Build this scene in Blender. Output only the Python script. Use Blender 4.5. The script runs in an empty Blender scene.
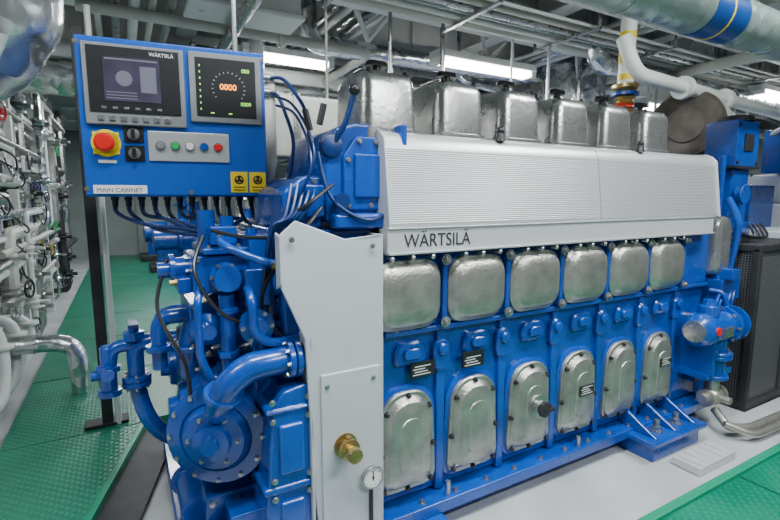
import bpy, bmesh, math, random
from mathutils import Vector, Matrix
V=Vector
random.seed(7)
X,Y,Z=V((1,0,0)),V((0,1,0)),V((0,0,1))
# ------------------------------------------------------------------ materials
MATS={}
def mat(name,col,rough=.5,metal=0.,noise=0.,nscale=8.,bump=0.,bscale=60.,emit=0.,coat=0.,dirt=None,vor=False):
    m=bpy.data.materials.new(name);m.use_nodes=True
    nt=m.node_tree;b=nt.nodes['Principled BSDF']
    b.inputs['Base Color'].default_value=(*col,1);b.inputs['Roughness'].default_value=rough;b.inputs['Metallic'].default_value=metal
    if coat:b.inputs['Coat Weight'].default_value=coat;b.inputs['Coat Roughness'].default_value=.12
    if emit:
        b.inputs['Emission Color'].default_value=(*col,1);b.inputs['Emission Strength'].default_value=emit
    tc=nt.nodes.new('ShaderNodeTexCoord')
    if noise or dirt:
        n=nt.nodes.new('ShaderNodeTexNoise');n.inputs['Scale'].default_value=nscale;n.inputs['Detail'].default_value=6
        nt.links.new(tc.outputs['Object'],n.inputs['Vector'])
        r=nt.nodes.new('ShaderNodeValToRGB');r.color_ramp.elements[0].position=.3;r.color_ramp.elements[1].position=.7
        d=dirt if dirt else tuple(c*(1-noise) for c in col)
        r.color_ramp.elements[0].color=(*d,1);r.color_ramp.elements[1].color=(*[min(1,c*(1+noise*.5)) for c in col],1)
        nt.links.new(n.outputs['Fac'],r.inputs['Fac']);nt.links.new(r.outputs['Color'],b.inputs['Base Color'])
        mr=nt.nodes.new('ShaderNodeMapRange');mr.inputs['To Min'].default_value=min(1,rough+.12);mr.inputs['To Max'].default_value=max(0.05,rough-.1)
        nt.links.new(n.outputs['Fac'],mr.inputs['Value']);nt.links.new(mr.outputs['Result'],b.inputs['Roughness'])
    if bump:
        if vor:
            n2=nt.nodes.new('ShaderNodeTexVoronoi');n2.inputs['Scale'].default_value=bscale;o=n2.outputs['Distance']
        else:
            n2=nt.nodes.new('ShaderNodeTexNoise');n2.inputs['Scale'].default_value=bscale;n2.inputs['Detail'].default_value=4;o=n2.outputs['Fac']
        nt.links.new(tc.outputs['Object'],n2.inputs['Vector'])
        bp=nt.nodes.new('ShaderNodeBump');bp.inputs['Strength'].default_value=bump;bp.inputs['Distance'].default_value=.03 if vor else .01
        nt.links.new(o,bp.inputs['Height']);nt.links.new(bp.outputs['Normal'],b.inputs['Normal'])
    MATS[name]=m;return m
BLUE=mat('engine_blue',(.0005,.062,.37),.26,0,.35,5,.06,35,coat=.6)
BLUE2=mat('cabinet_blue',(.0008,.08,.42),.33,0,.08,4,coat=.2)
NAVY=mat('navy_hose',(.004,.02,.10),.4)
DKBLUE=mat('blue_dark',(.002,.022,.12),.35,0,.2,10)
CAST=mat('cast_aluminium',(.42,.415,.38),.33,.78,.3,14,.25,90)
BOXM=mat('head_cover_alu',(.50,.50,.49),.27,.88,.25,9,.12,50)
ALU=mat('brushed_alu',(.58,.59,.60),.33,.6,.05,3)
STRIP=mat('light_alu',(.58,.59,.60),.36,.35,.04,3)
GREY=mat('grey_paint',(.46,.49,.53),.38,0,.05,5)
LGREY=mat('deck_grey',(.40,.42,.43),.5,0,.2,3,.05,40)
STEEL=mat('steel',(.45,.45,.45),.28,.9,.1,20)
ZINC=mat('zinc',(.5,.48,.43),.35,.8,.2,20)
BRASS=mat('brass',(.45,.32,.12),.3,.9,.2,20)
BLACK=mat('black_plastic',(.012,.012,.014),.35)
DARK=mat('dark_metal',(.03,.03,.034),.5,.2,.3,10)
RUST=mat('sooty_cover',(.10,.085,.07),.65,.2,.5,9,.3,30)
WHITE=mat('white_paint',(.68,.70,.67),.38,0,.1,4)
CREAM=mat('cream_paint',(.52,.53,.47),.45,0,.15,4)
WALLM=mat('bulkhead_paint',(.26,.30,.29),.6,0,.2,2)
CEILM=mat('deckhead_paint',(.09,.105,.105),.7,0,.3,2)
FOIL=mat('foil_lagging',(.68,.70,.70),.24,.95,.1,12,.45,11,vor=True)
YEL=mat('yellow',(.75,.55,.01),.4)
RED=mat('red',(.6,.012,.01),.3)
GREENP=mat('green_plastic',(.02,.35,.09),.35)
GPIPE=mat('green_grey_pipe',(.33,.42,.39),.28,.6,.25,6,.25,14,vor=True)
SCREEN=mat('screen',(.045,.04,.065),.12,0,.6,9,coat=.5,emit=.25)
BEZ=mat('bezel_grey',(.17,.18,.19),.45)
ORANGE=mat('led_orange',(1,.32,.03),.5,emit=3)
LEDG=mat('led_green',(.3,.8,.1),.5,emit=1.2)
LAMP=mat('lamp_tube',(1,1,.97),.5,emit=18)
TEXTM=mat('text_dark',(.02,.02,.025),.5)
TEXTW=mat('text_white',(.7,.7,.7),.5)
def tread():
    m=bpy.data.materials.new('green_tread_plate');m.use_nodes=True;nt=m.node_tree;b=nt.nodes['Principled BSDF']
    tc=nt.nodes.new('ShaderNodeTexCoord');sx=nt.nodes.new('ShaderNodeSeparateXYZ');nt.links.new(tc.outputs['Object'],sx.inputs[0])
    def M(op,a,bb):
        n=nt.nodes.new('ShaderNodeMath');n.operation=op
        for i,q in enumerate((a,bb)):
            if q is None: continue
            if isinstance(q,(int,float)):n.inputs[i].default_value=q
            else:nt.links.new(q,n.inputs[i])
        return n.outputs[0]
    a=M('MULTIPLY',M('ADD',sx.outputs[0],sx.outputs[1]),80);c=M('MULTIPLY',M('SUBTRACT',sx.outputs[0],sx.outputs[1]),80)
    s1=M('POWER',M('ABSOLUTE',M('SINE',a,None),0),1.5);s2=M('POWER',M('ABSOLUTE',M('SINE',c,None),0),4)
    h=M('MULTIPLY',s1,s2)
    bp=nt.nodes.new('ShaderNodeBump');bp.inputs['Strength'].default_value=.45;bp.inputs['Distance'].default_value=.004
    nt.links.new(h,bp.inputs['Height']);nt.links.new(bp.outputs['Normal'],b.inputs['Normal'])
    n=nt.nodes.new('ShaderNodeTexNoise');n.inputs['Scale'].default_value=2.5;n.inputs['Detail'].default_value=7;nt.links.new(tc.outputs['Object'],n.inputs['Vector'])
    r=nt.nodes.new('ShaderNodeValToRGB');r.color_ramp.elements[0].position=.3;r.color_ramp.elements[1].position=.75
    r.color_ramp.elements[0].color=(.002,.12,.065,1);r.color_ramp.elements[1].color=(.005,.20,.115,1)
    nt.links.new(n.outputs['Fac'],r.inputs['Fac'])
    mx=nt.nodes.new('ShaderNodeMix');mx.data_type='RGBA';nt.links.new(M('MULTIPLY',h,.25),mx.inputs['Factor'])
    nt.links.new(r.outputs['Color'],mx.inputs['A']);mx.inputs['B'].default_value=(.04,.38,.24,1)
    nt.links.new(mx.outputs['Result'],b.inputs['Base Color']);b.inputs['Roughness'].default_value=.3
    return m
TREAD=tread()
GRNEDGE=mat('green_edge',(.004,.24,.13),.35)
# ------------------------------------------------------------------ geometry builder
def empty(name,loc=(0,0,0),rotz=0):
    e=bpy.data.objects.new(name,None);bpy.context.collection.objects.link(e);e.location=loc;e.rotation_euler=(0,0,rotz);e.empty_display_size=.1;return e
def basis(d):
    d=d.normalized();a=Z if abs(d.z)<.9 else X
    u=d.cross(a).normalized();return d,u,d.cross(u)
def smoothpts(pts,n=6,closed=False):
    pts=[V(p) for p in pts];out=[]
    for i in range(len(pts)-1):
        p0=pts[max(i-1,0)];p1=pts[i];p2=pts[i+1];p3=pts[min(i+2,len(pts)-1)]
        for k in range(n):
            t=k/n
            out.append(.5*((2*p1)+(-p0+p2)*t+(2*p0-5*p1+4*p2-p3)*t*t+(-p0+3*p1-3*p2+p3)*t**3))
    out.append(pts[-1]);return out
def fillet(pts,r,n=6):
    pts=[V(p) for p in pts];out=[pts[0]]
    for i in range(1,len(pts)-1):
        a,b,c=pts[i-1],pts[i],pts[i+1];d1=(a-b);d2=(c-b)
        rr=min(r,d1.length*.48,d2.length*.48);p=b+d1.normalized()*rr;q=b+d2.normalized()*rr
        for k in range(n+1):
            t=k/n;out.append((1-t)**2*p+2*(1-t)*t*b+t*t*q)
    out.append(pts[-1]);return out
class P:
    def __init__(s,name,m,parent=None,bevel=0,loc=None):
        s.name=name;s.m=m;s.parent=parent;s.bevel=bevel;s.bm=bmesh.new();s.loc=loc
    def loft(s,rings,cap=True):
        vs=[[s.bm.verts.new(p) for p in r] for r in rings];n=len(rings[0])
        for a,b in zip(vs,vs[1:]):
            for i in range(n):
                s.bm.faces.new((a[i],a[(i+1)%n],b[(i+1)%n],b[i]))
        if cap:
            s.bm.faces.new(list(reversed(vs[0])));s.bm.faces.new(vs[-1])
        return s
    def box(s,x0,x1,y0,y1,z0,z1,M=None):
        c=[V((x,y,z)) for x,y,z in ((x0,y0,z0),(x1,y0,z0),(x1,y1,z0),(x0,y1,z0),(x0,y0,z1),(x1,y0,z1),(x1,y1,z1),(x0,y1,z1))]
        if M: c=[M@p for p in c]
        return s.loft([c[:4],c[4:]])
    def lathe(s,o,d,prof,seg=28):
        o=V(o);d,u,w=basis(V(d))
        return s.loft([[o+d*t+(u*math.cos(a)+w*math.sin(a))*max(r,.0004) for a in [2*math.pi*k/seg for k in range(seg)]] for t,r in prof])
    def cyl(s,p0,p1,r,r2=None,seg=24):
        p0=V(p0);p1=V(p1);L=(p1-p0).length
        return s.lathe(p0,p1-p0,[(0,r),(L,r if r2 is None else r2)],seg)
    def flange(s,o,d,R,t=.02,seg=24):
        o=V(o);d=V(d).normalized()
        s.lathe(o,d,[(0,R*.96),(.003,R),(t-.003,R),(t,R*.96)],seg)
        return s
    def tube(s,pts,r,seg=12,mode='f',rad=.05,n=6):
        pts=fillet(pts,rad,n) if mode=='f' else smoothpts(pts,n)
        pr=None;rings=[]
        for i,p in enumerate(pts):
            t=(pts[min(i+1,len(pts)-1)]-pts[max(i-1,0)]).normalized()
            if pr is None: _,u,_w=basis(t)
            else:
                u=pr-t*pr.dot(t)
                u=u.normalized() if u.length>1e-6 else basis(t)[1]
            pr=u;w=t.cross(u);rr=r(i/(len(pts)-1)) if callable(r) else r
            rings.append([p+(u*math.cos(a)+w*math.sin(a))*rr for a in [2*math.pi*k/seg for k in range(seg)]])
        return s.loft(rings)
    def poly(s,pts,axis,a,b):
        f={'y':lambda p,t:V((p[0],t,p[1])),'x':lambda p,t:V((t,p[0],p[1])),'z':lambda p,t:V((p[0],p[1],t))}[axis]
        return s.loft([[f(p,a) for p in pts],[f(p,b) for p in pts]])
    def plate(s,o,w,h,rt,rb,levels,ax=X,ay=Z,n=5,tap=0):
        o=V(o);nn=ax.cross(ay).normalized();rings=[]
        for ins,ht in levels:
            W=w/2-ins;H=h/2-ins;pts=[]
            for sx,sy,r,a0 in ((1,1,rt,0),(-1,1,rt,90),(-1,-1,rb,180),(1,-1,rb,270)):
                r=max(.002,min(r-ins*.6,W,H))
                for k in range(n+1):
                    a=math.radians(a0+90*k/n)
                    px=sx*(W-r)+r*math.cos(a);py=sy*(H-r)+r*math.sin(a)
                    px*=1-tap*(py/H)
                    pts.append(o+ax*px+ay*py+nn*ht)
            rings.append(pts)
        return s.loft(rings)
    def bolt(s,p,d,r=.012,h=.012,washer=True):
        p=V(p);d=V(d).normalized()
        if washer:s.lathe(p,d,[(0,r*1.45),(h*.2,r*1.45)],12)
        s.lathe(p,d,[(h*.2,r),(h,r)],6);return s
    def ring(s,c,d,R,n,r=.01,h=.012,a0=0):
        d,u,w=basis(V(d));c=V(c)
        for k in range(n):
            a=a0+2*math.pi*k/n;s.bolt(c+(u*math.cos(a)+w*math.sin(a))*R,d,r,h)
        return s
    def sph(s,c,r,sc=(1,1,1),seg=16):
        c=V(c);rings=[]
        for i in range(1,9):
            a=math.pi*i/9;rings.append([c+V((r*math.sin(a)*math.cos(b)*sc[0],r*math.sin(a)*math.sin(b)*sc[1],-r*math.cos(a)*sc[2])) for b in [2*math.pi*k/seg for k in range(seg)]])
        return s.loft(rings)
    def torus(s,c,d,R,r,seg=24):
        d,u,w=basis(V(d));c=V(c);rr=[]
        for k in range(seg+1):
            a=2*math.pi*k/seg;e=u*math.cos(a)+w*math.sin(a)
            rr.append([c+e*R+(e*math.cos(b)+d*math.sin(b))*r for b in [2*math.pi*j/8 for j in range(8)]])
        return s.loft(rr,cap=False)
    def done(s):
        bm=s.bm;bmesh.ops.remove_doubles(bm,verts=bm.verts,dist=1e-6)
        bmesh.ops.recalc_face_normals(bm,faces=bm.faces)
        for f in bm.faces:f.smooth=True
        for e in bm.edges:
            if len(e.link_faces)!=2 or e.calc_face_angle(0)>math.radians(34):e.smooth=False
        me=bpy.data.meshes.new(s.name);bm.to_mesh(me);bm.free();me.materials.append(s.m)
        ob=bpy.data.objects.new(s.name,me);bpy.context.collection.objects.link(ob)
        if s.parent:ob.parent=s.parent
        if s.loc:ob.location=s.loc
        if s.bevel:
            md=ob.modifiers.new('bevel','BEVEL');md.width=s.bevel;md.segments=3;md.limit_method='ANGLE';md.angle_limit=math.radians(32);md.harden_normals=True
        return ob
def text(name,body,size,loc,rot,m,parent=None,ext=.0006,align='LEFT',sx=1):
    c=bpy.data.curves.new(name,'FONT');c.body=body;c.size=size;c.extrude=ext;c.align_x=align;c.materials.append(m)
    o=bpy.data.objects.new(name,c);bpy.context.collection.objects.link(o);o.location=loc;o.rotation_euler=rot;o.scale=(sx,1,1)
    if parent:o.parent=parent
    return o
R90=(math.pi/2,0,0)
def handwheel(c,d,R,m,parent,name='handwheel'):
    p=P(name,m,parent);p.torus(c,d,R,R*.11);dd,u,w=basis(V(d));c=V(c)
    for k in range(5):
        a=2*math.pi*k/5;p.cyl(c,c+(u*math.cos(a)+w*math.sin(a))*R,R*.07,seg=8)
    p.cyl(c-dd*R*.5,c+dd*R*.15,R*.16,seg=12);p.done()
# ------------------------------------------------------------------ room
p=P('floor',LGREY);p.box(-3,9,-4,10,-.10,-.02);p.done()
p=P('ceiling',CEILM);p.box(-3,9,-4,10,2.9,3.0);p.done()
p=P('wall_back',WALLM);p.box(-3,9,10,10.1,-.1,3);
for i in range(20):p.box(-3+i*.6,-2.97+i*.6,9.88,10,-.02,2.9)
p.done()
p=P('wall_left',WALLM);p.box(-3.1,-3,-4,10,-.1,3)
for i in range(22):p.box(-3,-2.9,-3.8+i*.6,-3.77+i*.6,-.02,2.9)
p.done()
p=P('wall_right',WALLM);p.box(9,9.1,-4,10,-.1,3);p.done()
fp=empty('tread_plate_walkway')
p=P('plates',TREAD,fp,.002)
for i in range(9):
    y0=1.34+i*.95;p.box(-1.42,-.62 if i==0 else 0.0,y0,y0+.94,-.018,.012)
p.poly([(-1.42,1.335),(-1.42,-1.0),(-1.2,-1.0),(-1.06,.40),(-.80,1.335)],'z',-.018,.012)
p.done()
fp=empty('floor_coaming')
p=P('gap_shade_strip',DARK,fp)  # flat dark slab instead of the open gap, its shade put into the colour
p.poly([(-1.19,-1.0),(-1.16,-1.0),(-.88,.40),(-.66,1.2),(-.80,1.335),(-1.055,.40)],'z',-.018,.004)
p.done()
p=P('rim',GRNEDGE,fp,.002);p.poly([(-1.075,.40),(-1.045,.40),(-.79,1.335),(-.815,1.335)],'z',-.018,.035);p.box(-.80,-.3,1.33,1.36,-.018,.03);p.done()
fp=empty('tread_plate_floor')
p=P('plates',TREAD,fp,.002)
for i in range(5):p.box(.01,3.5,4.7+i*1.0,5.69+i*1.0,-.018,.010)
p.done()
fp=empty('tread_plate_platform')
p=P('plates',TREAD,fp,.002)
for i in range(5):p.box(-.6+i*1.0,.39+i*1.0,-2.2,-.475,-.018,.016)
p.done()
p=P('rim',GRNEDGE,fp,.003);p.box(-.6,4.4,-.475,-.44,-.018,.03);p.done()
# ------------------------------------------------------------------ ENGINE
E=empty('marine_diesel_engine')
p=P('block',BLUE,E,.012)
p.box(-.10,1.92,.0,1.05,.10,.74)
p.box(-.10,1.93,-.012,1.05,.74,1.06)
p.box(-.42,-.10,.03,1.0,.02,1.10)
p.done()
p=P('base_rail',BLUE,E,.006)
p.box(-.12,1.95,-.085,1.1,.05,.095);p.box(-.12,1.93,-.02,1.05,-.018,.05);p.done()
p=P('ledges',BLUE,E,.006)
p.box(-.09,1.92,-.03,0,.725,.745)
for i in range(7):
    x=-.15+.3*i;p.box(x-.018,x+.018,-.02,.01,.10,.725)
    p.box(x-.012,x+.012,-.04,.01,.745,1.01)
p.done()
p=P('cast_bosses',BLUE,E)
for i in range(6):
    x=.3*i
    p.plate((x+.02,0,.655),.13,.085,.042,.02,[(0,0),(0,.014),(.008,.022)])
    p.plate((x+.02,-.02,.655),.07,.04,.02,.02,[(0,0),(0,.012),(.004,.016)])
    p.plate((x+.15,0,.63),.07,.12,.034,.034,[(0,0),(0,.02),(.007,.028)])
    p.lathe((x+.15,-.02,.655),-Y,[(0,.022),(.018,.022),(.022,.016)],16)
p.done()
p=P('crankcase_doors',CAST,E);q=P('door_frames',BLUE,E)
for i in range(6):
    x=.3*i
    q.plate((x,0,.336),.258,.40,.10,.05,[(0,0),(0,.014),(.008,.018)],tap=.07)
    p.plate((x,-.016,.336),.228,.372,.09,.05,[(0,0),(0,.012),(.004,.016),(.016,.016),(.022,.021),(.034,.036),(.06,.043),(.09,.045)],tap=.09)
    p.plate((x,-.058,.336),.10,.20,.045,.03,[(0,0),(.003,.006),(.008,.007)],tap=.05)
p.done();q.done()
p=P('door_bolts',DARK,E)
for i in range(6):
    x=.3*i
    for dx,dz in ((-.098,-.165),(.098,-.165),(-.108,-.03),(.108,-.03),(-.088,.12),(.088,.12),(0,.172),(0,-.178)):
        p.bolt((x+dx,-.030,.336+dz),-Y,.0075,.014)
p.done()
p=P('door_valve',STEEL,E);p.lathe((.61,-.063,.345),-Y,[(0,.05),(.012,.05),(.014,.03),(.03,.03)],24);p.done()
p=P('door_valve_knob',DARK,E);p.lathe((.61,-.09,.345),-Y,[(0,.02),(.008,.034),(.02,.034),(.026,.02)],8);p.box(.60,.655,-.12,-.105,.338,.352);p.done()
p=P('door_plates',BLACK,E);p.box(.865,.955,-.070,-.062,.33,.375);p.box(1.46,1.55,-.070,-.062,.36,.40)
p.box(.015,.115,-.028,-.02,.565,.62) ;p.box(.235,.335,-.040,-.03,.565,.625);p.done()
p=P('plate_print',TEXTW,E)
for x0,z0,y in ((.022,.573,-.0285),(.243,.573,-.0405),(.872,.337,-.0705),(1.467,.366,-.0705)):
    for k in range(4):p.box(x0+.008*(k%2),x0+.075-.012*(k%3),y,y+.001,z0+.010*k,z0+.010*k+.003)
p.done()
p=P('camshaft_covers',CAST,E);q=P('camshaft_frames',BLUE,E)
for i in range(6):
    x=.3*i-.005
    q.plate((x,-.012,.872),.280,.256,.075,.075,[(0,0),(0,.012),(.005,.016)])
    p.plate((x,-.026,.870),.266,.242,.07,.07,[(0,0),(0,.012),(.005,.018),(.012,.022),(.018,.034),(.028,.042),(.05,.048),(.085,.050)])
p.done();q.done()
p=P('camshaft_cover_bolts',STEEL,E)
for i in range(7):
    x=-.155+.3*i
    for z in (.76,.985):
        p.lathe((x,-.035,z),-Y,[(0,.012),(.012,.012),(.014,.009),(.03,.009)],10)
        p.bolt((x,-.05,z),-Y,.014,.01)
    for dx in (.07,.15,.23):
        if i<6:p.lathe((x+dx,-.04,1.002),-Y,[(0,.006),(.02,.006)],8);p.sph((x+dx,-.068,1.002),.009)
p.done()
p=P('name_strip',STRIP,E,.003);p.box(-.10,1.845,-.065,.0,1.022,1.098);p.done()
p=P('strip_lip',ALU,E,.002);p.box(-.10,1.85,-.075,-.03,1.014,1.022);p.box(-.10,1.85,-.07,-.03,1.098,1.103);p.done()
text('brand_lettering','WÄRTSILÄ',.064,(-.040,-.0662,1.037),R90,TEXTM,E,sx=.90)
p=P('hot_box_cover',ALU,E)
prof=[(-.055,1.104)]
n=34
for k in range(n):
    z=1.112+.250*k/n;y=-.055+.033*(k/n)
    prof+=[(y,z),(y-.0006,z+.002),(y-.0006,z+.0048),(y,z+.0066)]
prof+=[(-.022,1.366),(-.012,1.392),(.0,1.408),(.03,1.42),(.12,1.425),(.12,1.104)]
p.poly(prof,'x',-.085,.955);p.poly(prof,'x',.960,1.90);p.done()
p=P('cover_ends',STRIP,E,.003)
pe=[(-.064,1.10),(-.025,1.39),(.0,1.414),(.03,1.428),(.12,1.432),(.12,1.10)]
p.poly(pe,'x',-.092,-.085);p.poly(pe,'x',1.90,1.912);p.done()
p=P('cover_latches',BLACK,E)
for x in (.42,1.28):
    p.cyl((x,.0,1.41),(x,.0,1.44),.020,.014);p.sph((x,.0,1.448),.016)
p.done()
p=P('top_deck',DARK,E,.01);p.box(-.1,1.9,.1,.95,1.06,1.38);p.done()
p=P('cylinder_head_covers',BOXM,E);q=P('head_cover_bolts',DARK,E)
for i in range(6):
    x=.3*i-.030;w=.222;d=.245;y=.155
    p.plate((x,y,1.37),w+.012,d+.012,.04,.04,[(0,0),(0,.06),(.006,.064)],ax=X,ay=Y)
    p.plate((x,y,1.43),w,d,.045,.045,[(0,0),(.006,.146),(.009,.162),(.016,.177),(.028,.187),(.045,.191)],ax=X,ay=Y)
    p.plate((x,y,1.619),.13,.14,.03,.03,[(0,0),(.004,.006),(.012,.008)],ax=X,ay=Y)
    for dx in (-.095,.095):
        for dy in (-.10,.10):q.bolt((x+dx,y+dy,1.432),Z,.006,.01)
    for dx in (-.07,.07):q.bolt((x+dx,y-.09,1.614),Z,.007,.012)
p.done();q.done()
p=P('head_cover_knobs',BLACK,E)
for i in range(6):
    x=.3*i-.03
    p.cyl((x,.14,1.61),(x,.14,1.655),.014);p.plate((x,.14,1.653),.085,.04,.018,.018,[(0,0),(.003,.014),(.006,.018)],ax=X,ay=Y)
p.done()
p=P('exhaust_manifold_casing',CREAM,E,.02);p.box(-.30,1.95,.55,.95,1.36,1.62);p.done()
p=P('manifold_straps',STEEL,E,.002)
for k in range(8):p.box(-.2+.3*k,-.17+.3*k,.545,.955,1.36,1.625)
p.done()
p=P('casing_panel',CREAM,E,.01);p.box(-.38,-.30,.45,.98,1.2,1.67);p.done()
# grey end panel
p=P('end_panel',GREY,E,.004)
p.poly([(-.452,1.095),(-.405,1.135),(-.25,1.075),(-.13,1.085),(-.13,.06),(-.345,.06),(-.365,.30),(-.385,.78),(-.452,.94)],'y',-.068,-.056)
p.poly([(-.13,1.085),(-.13,.06),(-.118,.06),(-.118,1.085)],'y',-.068,.03)
p.poly([(-.068,1.09),(-.068,.95),(-.02,.93),(-.02,1.10)],'x',-.454,-.446)
p.poly([(-.068,.78),(-.068,.06),(.03,.06),(.03,.78)],'x',-.372,-.362)
p.done()
p=P('end_panel_fold',GREY,E,.004);p.box(-.34,-.134,-.076,-.066,.07,.66);p.done()
p=P('panel_screws',STEEL,E)
for x,z in ((-.42,1.08),(-.16,1.05),(-.16,.62),(-.16,.12),(-.32,.62),(-.32,.12)):p.bolt((x,-.075,z),-Y,.006,.006)
p.done()
p=P('panel_valve',BRASS,E)
p.lathe((-.262,-.07,.415),-Y,[(0,.04),(.01,.04),(.012,.026),(.03,.026),(.034,.034),(.045,.034),(.05,.018),(.06,.018)],20);p.cyl((-.262,-.10,.415),(-.262,-.10,.455),.009);p.done()
p=P('panel_valve_knob',BRASS,E);p.lathe((-.262,-.13,.415),-Y,[(0,.018),(.012,.026),(.028,.024),(.032,.010)],10);p.done()
gx,gz=-.172,.285
g=P('gauge_case',STEEL,E);g.lathe((gx,-.070,gz),-Y,[(0,.034),(.022,.037),(.024,.037)],28);g.torus((gx,-.095,gz),Y,.036,.0035,28);g.done()
g=P('gauge_dial',mat('dial_white',(.8,.8,.78),.4),E);g.lathe((gx,-.0935,gz),-Y,[(0,.034),(.0015,.034)],28);g.done()
g=P('gauge_needle',BLACK,E);g.box(gx-.0015,gx+.0015,-.0965,-.0955,gz-.01,gz+.024);g.ring((gx,-.0948,gz),-Y,.026,10,.0016,.001);g.lathe((gx,-.0948,gz),-Y,[(0,.004),(.002,.004)],12);g.done()
g=P('gauge_pipe',DARK,E);g.cyl((gx,-.08,.25),(gx,-.08,.06),.007,seg=8);g.done()
p=P('control_housing',BLUE,E,.012)
p.poly([(-.27,1.12),(-.275,1.30),(-.235,1.42),(-.165,1.44),(-.005,1.435),(-.005,1.12)],'y',.03,.45)
p.poly([(-.40,1.10),(-.40,1.22),(-.33,1.27),(-.27,1.27),(-.27,1.10)],'y',.06,.45)
p.box(-.26,-.01,-.02,.05,1.10,1.15)
p.done()
p=P('housing_cover',BLUE,E,.006);p.poly([(-.215,1.16),(-.215,1.33),(-.17,1.395),(-.03,1.395),(-.03,1.16)],'y',.015,.03);p.box(-.02,.0,-.02,.03,1.12,1.44)
p.box(-.34,-.28,.02,.07,1.14,1.24);p.box(-.18,-.06,.004,.016,1.20,1.34);p.done()
p=P('housing_bolts',STEEL,E)
for x,z in ((-.20,1.175),(-.20,1.32),(-.16,1.38),(-.045,1.38),(-.045,1.175),(-.12,1.175),(-.1,1.38),(-.045,1.28),(-.37,1.13),(-.37,1.20),(-.30,1.25)):p.bolt((x,.013 if x>-.25 else .058,z),-Y,.006,.008)
p.done()
p=P('lever_arm',DKBLUE,E);p.tube([(-.25,.03,1.36),(-.215,.0,1.43),(-.19,-.01,1.52)],.009,mode='s');p.lathe((-.25,.05,1.36),-Y,[(0,.035),(.03,.035),(.035,.025)],20);p.done()
p=P('lever_knob',BLACK,E);p.sph((-.188,-.012,1.53),.018);p.cyl((-.30,.0,1.42),(-.285,.0,1.48),.010);p.cyl((-.33,.0,1.40),(-.345,.0,1.46),.010);p.done()
# free end pumps
p=P('pump_volute',BLUE,E)
def pump(y,z,s=1,x0=-.42):
    d=-X
    p.lathe((x0,y,z),d,[(0,.14*s),(.05,.14*s),(.055,.17*s),(.085,.175*s),(.10,.19*s),(.14,.205*s),(.17,.205*s),(.172,.19*s),(.20,.18*s),(.202,.215*s),(.225,.215*s),(.228,.17*s),(.25,.15*s),(.262,.10*s),(.285,.09*s),(.29,.05*s),(.32,.045*s)],36)
pump(.36,.46);pump(.80,.48,.9)
p.lathe((-.575,.20,.45),V((-.55,-1,0)),[(0,.165),(.03,.165),(.033,.145),(.07,.135),(.072,.16),(.095,.16),(.10,.145),(.105,.115),(.10,.11),(.125,.095),(.13,.06),(.15,.055),(.155,.03),(.17,.028)],40)
p.lathe((-.42,.52,.82),-X,[(0,.11),(.06,.11),(.062,.13),(.085,.13),(.09,.09),(.13,.08)],30)
p.done()
cd=V((-.55,-1,0)).normalized();cc=V((-.575,.20,.45))
p=P('pump_bolts',STEEL,E);p.ring(cc+cd*.096,cd,.146,12,.007,.012);p.ring(cc+cd*.126,cd,.077,6,.006,.010);p.ring((-.645,.36,.46),-X,.192,12,.010,.014);p.ring((-.618,.80,.48),-X,.172,12,.010,.014);p.ring((-.505,.52,.82),-X,.115,8,.008,.012);p.done()
p=P('cooling_elbow',BLUE,E)
p.tube([(-.615,.13,.52),(-.615,.05,.58),(-.60,.01,.645),(-.54,.0,.695),(-.45,.0,.705),(-.33,.02,.705)],.043,seg=24,mode='s',n=10)
p.flange((-.425,.0,.705),X,.060,.018);p.flange((-.402,.0,.705),X,.060,.018)
p.flange((-.61,.035,.61),V((.2,-.4,1)),.058,.018)
p.tube([(-.66,.32,.60),(-.66,.30,.76),(-.58,.30,.84),(-.46,.30,.86)],.042,seg=20,mode='f',rad=.08)
p.flange((-.66,.306,.69),Z,.065)
p.done()
p=P('elbow_bolts',STEEL,E);p.ring((-.425,.0,.705),-X,.051,8,.006,.01);p.ring((-.66,.306,.71),Z,.055,6,.007,.01);p.done()
p=P('column_casing',BLUE,E,.014)
p.poly([(-.50,-.0),(-.512,.25),(-.495,.46),(-.485,.57),(-.45,.62),(-.38,.635),(-.345,.60),(-.345,.0)],'y',-.05,.16)
p.box(-.53,-.35,-.06,.17,.0,.05);p.box(-.52,-.34,-.058,.165,.30,.325);p.box(-.505,-.34,-.056,.165,.555,.575)
p.box(-.47,-.39,-.062,-.04,.09,.27);p.box(-.47,-.39,-.062,-.04,.36,.52)
p.done()
p=P('column_bolts',STEEL,E)
for z in (.075,.285,.345,.535,.595):
    for x in (-.485,-.375):p.bolt((x,-.052,z),-Y,.007,.010)
p.done()
p=P('lower_casing',BLUE,E,.012)
p.box(-.60,-.42,.05,.95,.02,.20);p.box(-.66,-.50,.16,.5,.05,.22);p.box(-.50,-.42,.1,1.0,.20,1.08)
p.lathe((-.68,.25,.13),Y,[(0,.05),(.2,.05),(.2,.065),(.22,.065)],20)
p.box(-.74,-.42,.05,1.0,-.012,.035)
for k in range(4):p.poly([(-.72,.035),(-.60,.035),(-.60,.16)],'y',.10+.25*k,.115+.25*k)
p.done()
p=P('lower_bolts',STEEL,E)
for k in range(6):p.bolt((-.70,.10+.15*k,.035),Z,.011,.016)
for x in (-.64,-.56):
    for z in (.075,.195):p.bolt((x,.158,z),-Y,.007,.01)
p.done()
p=P('governor_body',BLUE,E,.006)
p.box(-.66,-.46,.16,.40,.90,1.02);p.box(-.63,-.47,.14,.42,1.025,1.045);p.box(-.67,-.48,.22,.5,.74,.86)
p.box(-.60,-.52,.18,.34,1.05,1.11);p.box(-.44,-.36,.05,.3,.90,1.03);p.box(-.52,-.44,.08,.2,.86,.98);p.box(-.70,-.66,.2,.34,.90,.95)
p.box(-.46,-.36,.02,.2,.74,.77);p.box(-.36,-.28,.06,.3,1.03,1.10)
p.done()
p=P('governor_fittings',BLUE,E)
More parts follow.
